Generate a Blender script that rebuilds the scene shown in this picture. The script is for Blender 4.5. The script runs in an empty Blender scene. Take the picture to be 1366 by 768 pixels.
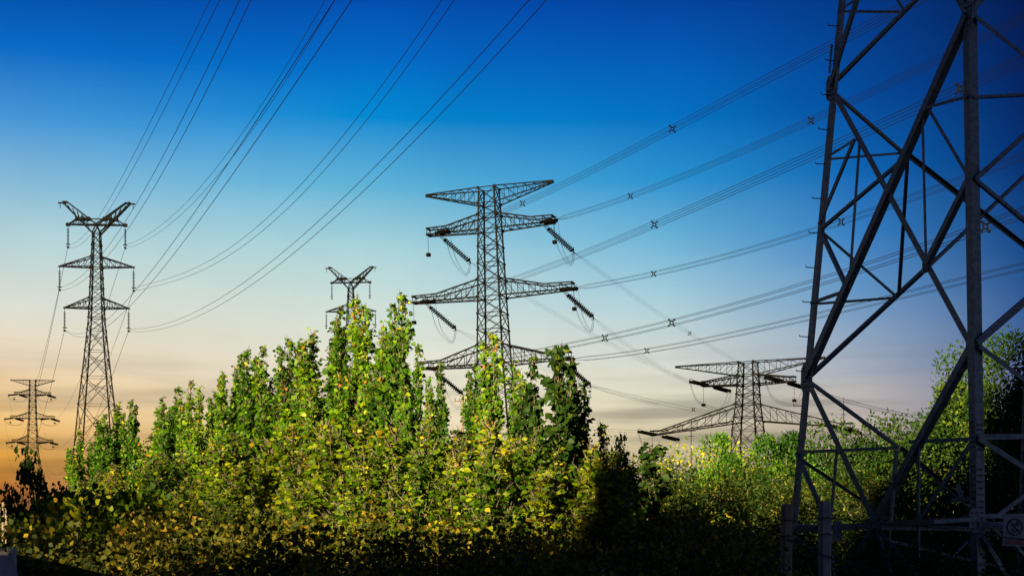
import bpy, math, random
import numpy as np
from mathutils import Vector, Matrix, Euler
R = math.radians
S = bpy.context.scene
COL = S.collection
F, CX, HY, EYE = 1900.0, 683.0, 712.0, 1.7        # focal length and horizon measured on the photograph

# ------------------------------------------------------------------ camera
cam = bpy.data.cameras.new('camera'); camo = bpy.data.objects.new('camera', cam); COL.objects.link(camo)
camo.location = (0, 0, EYE); camo.rotation_euler = (R(90), 0, 0)
cam.sensor_width = 36; cam.lens = F / 1366 * 36; cam.shift_y = (HY - 384) / 1366
cam.clip_start = 0.1; cam.clip_end = 9000
S.camera = camo
S.view_settings.view_transform = 'Standard'; S.view_settings.look = 'None'
S.view_settings.exposure = 1.95; S.view_settings.gamma = 1.0; S.view_settings.use_curve_mapping = False
S.cycles.max_bounces = 5; S.cycles.diffuse_bounces = 2; S.cycles.glossy_bounces = 2; S.cycles.transmission_bounces = 3
S.cycles.use_adaptive_sampling = True
EXPO = 2 ** S.view_settings.exposure

# ------------------------------------------------------------------ sun (low, behind the camera)
SUN_EL, SUN_H = R(10.0), Vector((-0.50, -0.866)).normalized()
sd = Vector((SUN_H.x * math.cos(SUN_EL), SUN_H.y * math.cos(SUN_EL), math.sin(SUN_EL)))
sl = bpy.data.lights.new('sun', 'SUN'); sl.energy = 5.0; sl.angle = R(0.5); sl.color = (1.0, 0.84, 0.48)
so = bpy.data.objects.new('sun', sl); COL.objects.link(so); so.rotation_euler = (-sd).to_track_quat('-Z', 'Y').to_euler()

# ------------------------------------------------------------------ evening sky
W = bpy.data.worlds.new('World'); S.world = W; W.use_nodes = True
nt = W.node_tree; N = nt.nodes; LK = nt.links; N.clear()
def lin(c):
    return tuple((v / 255 / 12.92 if v / 255 <= .04045 else ((v / 255 + .055) / 1.055) ** 2.4) for v in c)
def nd(t, **kw):
    n = N.new(t)
    for k, v in kw.items(): setattr(n, k, v)
    return n
def wmath(op, a, b=None):
    n = nd('ShaderNodeMath', operation=op)
    for i, v in enumerate((a, b)):
        if v is None: continue
        if isinstance(v, (int, float)): n.inputs[i].default_value = v
        else: LK.new(v, n.inputs[i])
    return n.outputs[0]
tc = nd('ShaderNodeTexCoord'); sx = nd('ShaderNodeSeparateXYZ'); LK.new(tc.outputs['Generated'], sx.inputs[0])
X_, Y_, Z_ = sx.outputs
hor = wmath('SQRT', wmath('ADD', wmath('MULTIPLY', X_, X_), wmath('MULTIPLY', Y_, Y_)))
elev = wmath('DIVIDE', Z_, wmath('MAXIMUM', hor, .02))
azim = wmath('MULTIPLY', wmath('ARCTAN2', X_, Y_), 180 / math.pi)
# streaks of thin cloud near the horizon: noise stretched sideways, in sky directions
mp = nd('ShaderNodeMapping'); mp.inputs['Scale'].default_value = (5, 5, 60); LK.new(tc.outputs['Generated'], mp.inputs[0])
nz = nd('ShaderNodeTexNoise'); nz.inputs['Scale'].default_value = 1.6; nz.inputs['Detail'].default_value = 5; LK.new(mp.outputs[0], nz.inputs[0])
wob = wmath('MULTIPLY', wmath('SUBTRACT', nz.outputs[0], .5), wmath('MAXIMUM', wmath('SUBTRACT', .03, wmath('MULTIPLY', elev, .1)), .004))
elev2 = wmath('ADD', elev, wob)
def sky_ramp(rows):
    r = nd('ShaderNodeValToRGB'); e = r.color_ramp.elements
    rows = sorted(((HY - y) / F / .6, c) for y, c in rows)
    while len(e) < len(rows): e.new(.5)
    for q, (p, c) in zip(e, rows): q.position = min(max(p, 0), 1)
    for q, (p, c) in zip(e, rows): q.color = (*[v / EXPO for v in lin(c)], 1)
    LK.new(wmath('DIVIDE', elev2, .6), r.inputs[0])
    return r.outputs[0]
ramps = [
 (-20, sky_ramp([(712, (112, 62, 34)), (655, (172, 104, 44)), (620, (228, 162, 66)), (560, (241, 196, 124)), (500, (238, 214, 180)), (420, (218, 220, 208)), (340, (178, 208, 213)), (270, (136, 186, 214)), (190, (70, 150, 214)), (100, (6, 106, 198)), (0, (0, 66, 158)), (-300, (0, 30, 100))])),
 (-6, sky_ramp([(712, (205, 155, 105)), (640, (240, 202, 142)), (560, (241, 223, 186)), (480, (231, 228, 208)), (400, (204, 223, 216)), (330, (168, 211, 218)), (250, (96, 180, 216)), (160, (0, 136, 208)), (80, (0, 104, 194)), (0, (0, 76, 174)), (-300, (0, 30, 100))])),
 (6.2, sky_ramp([(712, (165, 146, 120)), (610, (196, 180, 146)), (575, (216, 204, 168)), (540, (224, 217, 188)), (480, (210, 215, 206)), (400, (164, 202, 215)), (320, (104, 176, 213)), (240, (40, 146, 208)), (160, (0, 114, 195)), (80, (0, 90, 181)), (0, (0, 64, 158)), (-300, (0, 28, 95))])),
 (13.8, sky_ramp([(712, (152, 134, 124)), (590, (194, 177, 160)), (530, (186, 180, 180)), (470, (148, 167, 192)), (400, (100, 148, 194)), (320, (50, 122, 190)), (240, (8, 96, 174)), (140, (0, 72, 154)), (0, (0, 50, 126)), (-300, (0, 22, 80))])),
 (20, sky_ramp([(712, (90, 88, 110)), (520, (80, 100, 144)), (440, (48, 90, 148)), (360, (16, 70, 136)), (250, (0, 42, 108)), (130, (0, 28, 90)), (0, (0, 18, 68)), (-300, (0, 12, 50))])),
 (120, sky_ramp([(712, (230, 226, 224)), (500, (196, 206, 220)), (250, (112, 142, 190)), (-300, (24, 52, 112))])),
 (178, sky_ramp([(712, (92, 88, 92)), (500, (64, 70, 92)), (250, (30, 48, 84)), (-300, (8, 22, 58))])),
 (70, sky_ramp([(712, (110, 120, 150)), (500, (90, 112, 155)), (250, (46, 82, 140)), (-300, (10, 34, 90))])),
]
ramps.sort(key=lambda r: r[0]); cur = ramps[0][1]
for (a0, _), (a1, c1) in zip(ramps, ramps[1:]):
    mr = nd('ShaderNodeMapRange', interpolation_type='LINEAR'); mr.inputs[1].default_value = a0; mr.inputs[2].default_value = a1; LK.new(azim, mr.inputs[0])
    mx = nd('ShaderNodeMix', data_type='RGBA'); LK.new(mr.outputs[0], mx.inputs[0]); LK.new(cur, mx.inputs[6]); LK.new(c1, mx.inputs[7]); cur = mx.outputs[2]
# the sky left of and behind the camera turns into the dim blue of the side away from the glow
back = sky_ramp([(712, (92, 88, 92)), (500, (64, 70, 92)), (250, (30, 48, 84)), (-300, (8, 22, 58))])
mr = nd('ShaderNodeMapRange', interpolation_type='SMOOTHSTEP'); mr.inputs[1].default_value = -30; mr.inputs[2].default_value = -80; LK.new(azim, mr.inputs[0])
mx = nd('ShaderNodeMix', data_type='RGBA'); LK.new(mr.outputs[0], mx.inputs[0]); LK.new(cur, mx.inputs[6]); LK.new(back, mx.inputs[7]); cur = mx.outputs[2]
# grey cloud bars low over the horizon
mp2 = nd('ShaderNodeMapping'); mp2.inputs['Scale'].default_value = (3.2, 3.2, 42); mp2.inputs['Location'].default_value = (.7, .2, .35); LK.new(tc.outputs['Generated'], mp2.inputs[0])
nz2 = nd('ShaderNodeTexNoise'); nz2.inputs['Scale'].default_value = 1.5; nz2.inputs['Detail'].default_value = 6; LK.new(mp2.outputs[0], nz2.inputs[0])
cm = nd('ShaderNodeMapRange', interpolation_type='SMOOTHSTEP'); cm.inputs[1].default_value = .43; cm.inputs[2].default_value = .66; LK.new(nz2.outputs[0], cm.inputs[0])
lo = nd('ShaderNodeMapRange', interpolation_type='SMOOTHSTEP'); lo.inputs[1].default_value = .15; lo.inputs[2].default_value = .07; LK.new(elev, lo.inputs[0])
cf = wmath('MULTIPLY', wmath('MULTIPLY', cm.outputs[0], lo.outputs[0]), .72)
mx = nd('ShaderNodeMix', data_type='RGBA', blend_type='MULTIPLY'); LK.new(cf, mx.inputs[0]); LK.new(cur, mx.inputs[6]); mx.inputs[7].default_value = (.55, .56, .60, 1); cur = mx.outputs[2]
# a low grey bank of cloud right of the middle, and a faint unevenness over the whole sky
def ramp01(v, a, b):
    m = nd('ShaderNodeMapRange', interpolation_type='SMOOTHSTEP'); m.inputs[1].default_value = a; m.inputs[2].default_value = b; LK.new(v, m.inputs[0]); return m.outputs[0]
band = wmath('MULTIPLY', wmath('MULTIPLY', ramp01(azim, 1.5, 6), ramp01(azim, 17, 11)), wmath('MULTIPLY', ramp01(elev2, .050, .075), ramp01(elev2, .115, .085)))
band = wmath('MULTIPLY', band, ramp01(nz2.outputs[0], .34, .58))
mx = nd('ShaderNodeMix', data_type='RGBA', blend_type='MULTIPLY'); LK.new(band, mx.inputs[0]); LK.new(cur, mx.inputs[6]); mx.inputs[7].default_value = (.72, .71, .73, 1); cur = mx.outputs[2]
nz3 = nd('ShaderNodeTexNoise'); nz3.inputs['Scale'].default_value = 5; nz3.inputs['Detail'].default_value = 6; nz3.inputs['Roughness'].default_value = .62; LK.new(tc.outputs['Generated'], nz3.inputs[0])
uneven = wmath('ADD', .84, wmath('MULTIPLY', nz3.outputs[0], .32))
sv = nd('ShaderNodeVectorMath', operation='SCALE'); LK.new(cur, sv.inputs[0]); LK.new(uneven, sv.inputs['Scale']); cur = sv.outputs[0]
sky = nd('ShaderNodeTexSky', sky_type='NISHITA'); sky.sun_disc = False; sky.sun_elevation = SUN_EL; sky.sun_rotation = math.atan2(SUN_H.x, SUN_H.y)
sc10 = nd('ShaderNodeVectorMath', operation='SCALE'); sc10.inputs['Scale'].default_value = 10.0; LK.new(cur, sc10.inputs[0])   # the background runs at strength 0.1
mx = nd('ShaderNodeMix', data_type='RGBA'); mx.inputs[0].default_value = .002; LK.new(sc10.outputs[0], mx.inputs[6]); LK.new(sky.outputs[0], mx.inputs[7])
bg = nd('ShaderNodeBackground'); bg.inputs[1].default_value = .1; LK.new(mx.outputs[2], bg.inputs[0])
wo = nd('ShaderNodeOutputWorld'); LK.new(bg.outputs[0], wo.inputs[0])

# ------------------------------------------------------------------ materials
def material(name, base, rough=.6, metal=0., var=None, scale=3., bump=0., spec=.3):
    m = bpy.data.materials.new(name); m.use_nodes = True; t = m.node_tree; b = t.nodes['Principled BSDF']
    b.inputs['Roughness'].default_value = rough; b.inputs['Metallic'].default_value = metal; b.inputs['Specular IOR Level'].default_value = spec
    b.inputs['Base Color'].default_value = (*base, 1)
    if var:
        g = t.nodes.new('ShaderNodeTexCoord'); n = t.nodes.new('ShaderNodeTexNoise'); n.inputs['Scale'].default_value = scale; n.inputs['Detail'].default_value = 7
        t.links.new(g.outputs['Object'], n.inputs['Vector'])
        r = t.nodes.new('ShaderNodeValToRGB'); r.color_ramp.elements[0].position = .32; r.color_ramp.elements[1].position = .68
        r.color_ramp.elements[0].color = (*base, 1); r.color_ramp.elements[1].color = (*var, 1)
        t.links.new(n.outputs[0], r.inputs[0]); t.links.new(r.outputs[0], b.inputs['Base Color'])
        if bump:
            bp = t.nodes.new('ShaderNodeBump'); bp.inputs['Strength'].default_value = bump; bp.inputs['Distance'].default_value = .02
            t.links.new(n.outputs[0], bp.inputs['Height']); t.links.new(bp.outputs[0], b.inputs['Normal'])
    return m
def leaf_material(name, stops, trans=.35, rough=.55):
    """leaf colour from a random number stored per leaf, shifted a little per plant"""
    m = bpy.data.materials.new(name); m.use_nodes = True; t = m.node_tree; t.nodes.clear()
    a = t.nodes.new('ShaderNodeAttribute'); a.attribute_name = 'tint'
    oi = t.nodes.new('ShaderNodeObjectInfo')
    ma = t.nodes.new('ShaderNodeMath'); ma.operation = 'MULTIPLY_ADD'; ma.inputs[1].default_value = .34; t.links.new(oi.outputs['Random'], ma.inputs[0])
    sb = t.nodes.new('ShaderNodeMath'); sb.operation = 'SUBTRACT'; sb.inputs[1].default_value = .19; t.links.new(a.outputs['Fac'], sb.inputs[0]); t.links.new(sb.outputs[0], ma.inputs[2])
    r = t.nodes.new('ShaderNodeValToRGB'); e = r.color_ramp.elements
    while len(e) < len(stops): e.new(.5)
    for q, (p, c) in zip(e, stops): q.position = p
    for q, (p, c) in zip(e, stops): q.color = (*c, 1)
    t.links.new(ma.outputs[0], r.inputs[0])
    b = t.nodes.new('ShaderNodeBsdfPrincipled'); b.inputs['Roughness'].default_value = rough; b.inputs['Specular IOR Level'].default_value = .14
    t.links.new(r.outputs[0], b.inputs['Base Color'])
    tr = t.nodes.new('ShaderNodeBsdfTranslucent'); hs = t.nodes.new('ShaderNodeHueSaturation'); hs.inputs['Value'].default_value = 1.3; hs.inputs['Saturation'].default_value = 1.1
    t.links.new(r.outputs[0], hs.inputs['Color']); t.links.new(hs.outputs[0], tr.inputs[0])
    mxs = t.nodes.new('ShaderNodeMixShader'); mxs.inputs[0].default_value = trans
    t.links.new(b.outputs[0], mxs.inputs[1]); t.links.new(tr.outputs[0], mxs.inputs[2])
    o = t.nodes.new('ShaderNodeOutputMaterial'); t.links.new(mxs.outputs[0], o.inputs[0])
    return m
M = {}
M['steel'] = material('weathered_galvanised_steel', (.105, .118, .135), .5, .3, (.20, .218, .24), 14, .12)
M['silhouette_steel'] = material('silhouette_tower_steel', (.003, .003, .0035), .8, 0, (.005, .0045, .0045), .6, spec=.05)  # near-black: the backlit silhouette is put into the colour
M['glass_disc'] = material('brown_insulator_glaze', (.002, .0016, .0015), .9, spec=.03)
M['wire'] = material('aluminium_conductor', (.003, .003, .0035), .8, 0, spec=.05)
M['concrete'] = material('grey_concrete', (.24, .24, .23), .9, 0, (.33, .32, .30), 9, .3)
M['brown_concrete'] = material('reddish_concrete', (.25, .17, .13), .9, 0, (.33, .24, .18), 9, .3)
M['parapet'] = material('parapet_concrete', (.13, .10, .095), .95, 0, (.19, .15, .14), 5, .5)
M['board'] = material('sign_white_enamel', (.36, .37, .39), .6, 0, (.26, .27, .29), 6)
M['sign_black'] = material('sign_black_paint', (.02, .02, .025), .5)
M['sign_red'] = material('sign_faded_red', (.26, .07, .08), .5, 0, (.34, .13, .13), 12)
M['rust'] = material('rusty_wire', (.07, .05, .04), .8)
M['bark'] = material('bark', (.09, .065, .045), .9, 0, (.16, .125, .09), 14, .6)
M['wood'] = material('pole_wood', (.13, .09, .06), .9, 0, (.18, .13, .09), 5, .3)
M['soil'] = material('ground_soil_and_grass', (.035, .045, .016), 1., 0, (.075, .06, .03), .35, .4)
M['shade_bank'] = material('shade_bank_turf', (.03, .04, .015), 1., 0, (.06, .06, .025), .2, .4)  # surface of the unseen mound added to cast shade
M['poplar'] = leaf_material('poplar_leaf', [(0, (.014, .050, .003)), (.3, (.050, .130, .005)), (.58, (.15, .26, .007)), (.8, (.32, .34, .010)), (.96, (.42, .29, .015)), (1, (.40, .14, .02))], rough=.45)
M['gold'] = leaf_material('yellowing_leaf', [(0, (.020, .065, .003)), (.28, (.09, .16, .005)), (.58, (.29, .31, .008)), (.85, (.46, .35, .012)), (1, (.48, .24, .016))], rough=.45)
M['scrub'] = leaf_material('scrub_leaf', [(0, (.010, .024, .004)), (.4, (.022, .040, .005)), (.75, (.062, .076, .008)), (1, (.22, .18, .015))], .2)  # leaf colour darkened to stand in for the dimmer light at the right
M['dark_leaf'] = leaf_material('dark_tree_leaf', [(0, (.010, .030, .004)), (.5, (.018, .044, .004)), (.85, (.045, .08, .007)), (1, (.10, .13, .010))], .2)  # dark leaf; its depth also stands in for weaker light on the right
M['lush'] = leaf_material('lush_leaf', [(0, (.014, .045, .004)), (.5, (.045, .12, .006)), (1, (.12, .21, .010))], .25)
M['under'] = leaf_material('golden_brown_undergrowth_leaf', [(0, (.02, .035, .006)), (.35, (.08, .085, .010)), (.65, (.22, .17, .014)), (.9, (.36, .22, .018)), (1, (.40, .17, .018))], .3)
M['far_leaf'] = leaf_material('far_leaf', [(0, (.03, .045, .015)), (1, (.08, .085, .03))], .2)

# ------------------------------------------------------------------ mesh helpers
class MB:
    def __init__(s): s.v = []; s.f = []
    def add(s, vs, fs):
        o = len(s.v); s.v += [tuple(v) for v in vs]; s.f += [tuple(i + o for i in f) for f in fs]
    def prism(s, p, q, prof, u, v):
        n = len(prof)
        a = [p + u * x + v * y for x, y in prof]; b = [q + u * x + v * y for x, y in prof]
        s.add(a + b, [tuple(range(n - 1, -1, -1)), tuple(range(n, 2 * n))] + [(i, (i + 1) % n, (i + 1) % n + n, i + n) for i in range(n)])
    def frame(s, p, q, up=None):
        t = (q - p).normalized(); up = up or Vector((0, 0, 1))
        if abs(t.dot(up)) > .97: up = Vector((1, 0, 0)) if abs(t.x) < .9 else Vector((0, 1, 0))
        u = t.cross(up).normalized(); return u, t.cross(u).normalized()
    def bar(s, p, q, w, h=None, up=None):
        p, q = Vector(p), Vector(q); h = h or w; u, v = s.frame(p, q, up)
        s.prism(p, q, [(-w / 2, -h / 2), (w / 2, -h / 2), (w / 2, h / 2), (-w / 2, h / 2)], u, v)
    def angle(s, p, q, w, u, v, th=None):
        th = th or w * .11
        s.prism(Vector(p), Vector(q), [(0, 0), (w, 0), (w, th), (th, th), (th, w), (0, w)], u, v)
    def box(s, c, d):
        c = Vector(c); x, y, z = d[0] / 2, d[1] / 2, d[2] / 2
        s.add([c + Vector(k) for k in ((-x, -y, -z), (x, -y, -z), (x, y, -z), (-x, y, -z), (-x, -y, z), (x, -y, z), (x, y, z), (-x, y, z))],
              [(3, 2, 1, 0), (4, 5, 6, 7), (0, 1, 5, 4), (1, 2, 6, 5), (2, 3, 7, 6), (3, 0, 4, 7)])
    def tube(s, pts, r, n=5):
        pts = [Vector(p) for p in pts]; rr = r if isinstance(r, (list, tuple)) else [r] * len(pts)
        ring = []; m = len(pts)
        for i, p in enumerate(pts):
            t = (pts[min(i + 1, m - 1)] - pts[max(i - 1, 0)]).normalized()
            up = Vector((0, 0, 1)) if abs(t.z) < .9 else Vector((1, 0, 0))
            u = t.cross(up).normalized(); v = t.cross(u)
            ring += [p + (u * math.cos(k * 2 * math.pi / n) + v * math.sin(k * 2 * math.pi / n)) * rr[i] for k in range(n)]
        fs = [(i * n + k, i * n + (k + 1) % n, (i + 1) * n + (k + 1) % n, (i + 1) * n + k) for i in range(m - 1) for k in range(n)]
        s.add(ring, fs + [tuple(range(n - 1, -1, -1)), tuple(range((m - 1) * n, m * n))])
    def discs(s, p, q, r, count, n=8):
        """an insulator string: a rod threaded with flared discs"""
        p, q = Vector(p), Vector(q); pts = []; rr = []
        for i in range(count):
            for f_, k in ((0., .22), (.45, .3), (.55, 1.), (.8, .85), (.85, .22)):
                pts.append(p.lerp(q, (i + f_) / count)); rr.append(r * k)
        s.tube(pts + [q], rr + [r * .22], n)
    def make(s, name, mat, parent=None, smooth=False):
        me = bpy.data.meshes.new(name); me.from_pydata(s.v, [], s.f); me.materials.append(mat)
        if smooth: me.polygons.foreach_set('use_smooth', [True] * len(me.polygons))
        o = bpy.data.objects.new(name, me); COL.objects.link(o)
        if parent: o.parent = parent
        return o
def thing(name, label, cat, loc=(0, 0, 0), rz=0., group=None):
    o = bpy.data.objects.new(name, None); COL.objects.link(o); o.location = loc; o.rotation_euler = (0, 0, rz); o.empty_display_size = .2
    return tag(o, label, cat, group)
def tag(o, label, cat, group=None):
    o['label'] = label; o['category'] = cat
    if group: o['group'] = group
    return o
def structure(o): o['kind'] = 'structure'; return o
def kids(o): return [c for c in bpy.data.objects if c.parent == o]
def at(px, py, d): return Vector(((px - CX) / F * d, d, EYE + (HY - py) / F * d))

# ------------------------------------------------------------------ ground, and an unseen mound added behind the viewpoint to cast shade
def ground_sheet():
    xs = sorted(set([-4000, -2000, -900, -400, -200] + list(range(-120, 121, 8)) + [200, 400, 900, 2000, 4000]))
    ys = sorted(set([-3000, -1000, -400, -200] + list(range(-120, 201, 8)) + [300, 500, 900, 1600, 3000, 6000]))
    rnd = random.Random(5); b = MB()
    for y in ys:
        for x in xs: b.v.append((x, y, rnd.uniform(-.06, .06) - (.15 if abs(x) > 300 or abs(y) > 300 else 0)))
    n = len(xs)
    b.f = [(j * n + i, j * n + i + 1, (j + 1) * n + i + 1, (j + 1) * n + i) for j in range(len(ys) - 1) for i in range(n - 1)]
    return structure(b.make('ground', M['soil'], smooth=True))
ground_sheet()
def shade_bank_top(t):                                     # crest of the added shade caster: low, then stepping up high on the right
    pr = [(-400, 11.8), (-26, 11.4), (-19, 10.8), (-15.2, 9.5), (-11.5, 8.1), (-10.2, 7.8), (-9.4, 9.6), (-8.8, 14), (-8.35, 22), (0, 22), (6, 16), (18, 13), (40, 15), (400, 15)]
    for (a, ha), (b_, hb) in zip(pr, pr[1:]):
        if t <= b_: return ha + (hb - ha) * (t - a) / (b_ - a)
def shade_bank():
    rnd = random.Random(11); b = MB(); hx = SUN_H; tx = Vector((-SUN_H.y, SUN_H.x))
    nt_, nh = 420, 26
    ph = [(rnd.uniform(0, 6.28), rnd.uniform(.05, .09)) for _ in range(3)] + [(rnd.uniform(0, 6.28), rnd.uniform(.5, 2.2)) for _ in range(6)]
    for i in range(nt_):
        t = -110 + 190 * i / (nt_ - 1)
        top = shade_bank_top(t) + sum(.45 * math.sin(p + f * t) for p, f in ph[:3]) + sum(.25 * math.sin(p + f * t) for p, f in ph[3:]) + rnd.uniform(-.3, .3)
        for j in range(nh):
            h = 8 + 44 * j / (nh - 1)
            z = top * math.exp(-((h - 30) / 8.5) ** 2) - .35
            b.v.append((hx.x * h + tx.x * t, hx.y * h + tx.y * t, z + rnd.uniform(-.1, .1)))
    b.f = [(i * nh + j, i * nh + j + 1, (i + 1) * nh + j + 1, (i + 1) * nh + j) for i in range(nt_ - 1) for j in range(nh - 1)]
    return structure(b.make('shade_bank', M['shade_bank'], smooth=True))
shade_bank()

# ------------------------------------------------------------------ pylons
def lerp(a, b, t): return a + (b - a) * t
class Pylon:
    """square lattice tower; x runs along the crossarms, z is up, everything in the tower's own frame"""
    def __init__(s, name, label, loc, rz, group='pylons', mat='silhouette_steel'):
        s.root = thing(name, label, 'pylon', loc, rz, group); s.mat = M[mat]; s.tips = {}
    def hw(s, z):
        pr = s.prof
        for (z0, h0), (z1, h1) in zip(pr, pr[1:]):
            if z <= z1 or (z1, h1) == pr[-1]: return lerp(h0, h1, (z - z0) / (z1 - z0))
    def corner(s, k, z):
        h = s.hw(z); sx_, sy_ = ((1, 1), (-1, 1), (-1, -1), (1, -1))[k]; return Vector((h * sx_, h * sy_, z))
    def body(s, prof, levels, leg_w, br_w, xx=None):
        s.prof = prof
        for k in range(4):
            b = MB(); zs = [z for z, _ in prof]
            for z0, z1 in zip(zs, zs[1:]):
                c0, c1 = s.corner(k, z0), s.corner(k, z1); u = Vector((-1 if c0.x > 0 else 1, 0, 0)); v = Vector((0, -1 if c0.y > 0 else 1, 0))
                b.angle(c0, c1 + (c1 - c0).normalized() * .05, leg_w, u, v, leg_w * .3)
            b.make('leg', s.mat, s.root)
        for i, (z0, z1) in enumerate(zip(levels, levels[1:])):
            b = MB(); big = (z1 - z0) > (xx or 1e9)
            for k in range(4):
                a0, a1, c0, c1 = s.corner(k, z0), s.corner(k, z1), s.corner((k + 1) % 4, z0), s.corner((k + 1) % 4, z1)
                b.bar(a0, c1, br_w); b.bar(c0, a1, br_w)
                if big:                                   # secondary members in the tall lower panels
                    m0 = (a0 + c1) / 2; b.bar(a0.lerp(a1, .5), a0.lerp(c1, .25), br_w * .6); b.bar(c0.lerp(c1, .5), c0.lerp(a1, .25), br_w * .6)
                    b.bar(a0.lerp(a1, .5), c1.lerp(a0, .25), br_w * .6); b.bar(c0.lerp(c1, .5), a1.lerp(c0, .25), br_w * .6); b.bar(a1, c1, br_w * .8)
                for p in (a1, c1):                        # gusset at the joint
                    b.box(p, (br_w * 1.9, br_w * 1.9, br_w * 2.4))
            for k in range(4):
                if not big and (z1 - z0) < 2.9: b.bar(s.corner(k, z1), s.corner((k + 1) % 4, z1), br_w * 1.3)
            b.make('bracing', s.mat, s.root)
    def arm(s, side, zl, zu, ln, tip_z, tip_w, w, n=5, name='crossarm', zu_tip=None, kink=1., thin=.42):
        """tapering lattice arm: two lower chords and two upper chords; the upper pair drops steeply, then runs level to the tip"""
        b = MB(); hl, hu = s.hw(zl), s.hw(zu); ut = tip_z + (zu_tip or 0)
        def lo(y, t): return Vector((side * lerp(hl, ln, t), y * lerp(hl, tip_w, t), lerp(zl, tip_z, t)))
        def up(y, t):
            z = lerp(zu, ut, t / kink) if t < kink else ut
            return Vector((side * lerp(hu, ln, t), y * lerp(hu, tip_w, t), z + .02))
        for y in (-1, 1):
            b.bar(lo(y, 0), lo(y, 1), w)
            b.bar(up(y, 0), up(y, min(kink, 1)), w)
            if kink < 1: b.bar(up(y, kink), up(y, 1), w * .9)
            b.box(lo(y, 0), (w * 1.8, w * 1.3, w * 2.2)); b.box(up(y, 0), (w * 1.8, w * 1.3, w * 2.2))
            for i in range(n):
                t0, t1 = i / n, (i + 1) / n
                if i < n - 1 or zu_tip: b.bar(lo(y, t1), up(y, t1), w * thin)
                b.bar(up(y, t0), lo(y, t1), w * thin)
        for i in range(n):
            t0, t1 = i / n, (i + 1) / n
            b.bar(lo(-1, t1), lo(1, t0), w * thin); b.bar(lo(-1, t1), lo(1, t1), w * thin); b.bar(up(-1, t1), up(1, t1), w * thin)
        b.box((side * ln, 0, tip_z), (w * 1.6, tip_w * 2 + w, w * 1.3))
        if zu_tip: b.box((side * ln, 0, ut), (w * 1.3, tip_w * 2 + w, w * 1.2))
        b.make(name, s.mat, s.root)
    def world(s, p):
        return Matrix.Translation(s.root.location) @ Euler(s.root.rotation_euler).to_matrix().to_4x4() @ Vector(p)
    def local_dir(s, d):
        return Euler(s.root.rotation_euler).to_matrix().inverted() @ Vector(d)
    def string(s, p, q, r, n, double=0.):
        """strain or suspension string; returns the far end in world space"""
        p, q = Vector(p), Vector(q); b = MB(); side = (q - p).cross(Vector((0, 0, 1)))
        side = side.normalized() * double if side.length > .01 else Vector((double, 0, 0))
        a, c = p.lerp(q, .14), p.lerp(q, .93)
        for k in ((-1, 1) if double else (0,)):
            b.discs(a + side * k, c + side * k, r, n); b.tube([p + side * k * .6, a + side * k], r * .2, 5); b.tube([c + side * k, q], r * .2, 5)
        if double:
            b.bar(a - side * 1.15, a + side * 1.15, r * .7); b.bar(c - side * 1.2, c + side * 1.2, r * .7)
            for e in (-1, 1):                            # grading ring at the line end
                k0 = c + side * e; b.tube([k0 + Vector((0, 0, .45)), k0.lerp(q, .6) + Vector((0, 0, .5)), q + Vector((0, 0, .1)), k0.lerp(q, .6) - Vector((0, 0, .4)), k0 - Vector((0, 0, .35))], r * .16, 4)
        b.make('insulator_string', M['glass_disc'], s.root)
        return s.world(q)
    def jumper(s, p, q, drop, sep, r, weight=None):
        b = MB(); p, q = Vector(p), Vector(q)
        for k in (-1, 1):
            for g in (0, 1):
                pts = []
                for i in range(13):
                    t = i / 12; z = -drop * (1 - (2 * t - 1) ** 4) * (1 + .1 * g)
                    pts.append(p.lerp(q, t) + Vector((k * sep * (.4 + 1.2 * t), 0, z)))
                b.tube(pts, r, 4)
        b.make('jumper_wire', M['wire'], s.root)
    def footings(s, w):
        b = MB()
        for k in range(4):
            b = MB(); c = s.corner(k, s.prof[0][0]); b.box((c.x, c.y, .15), (w, w, .9)); b.make('footing', M['concrete'], s.root)

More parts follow.
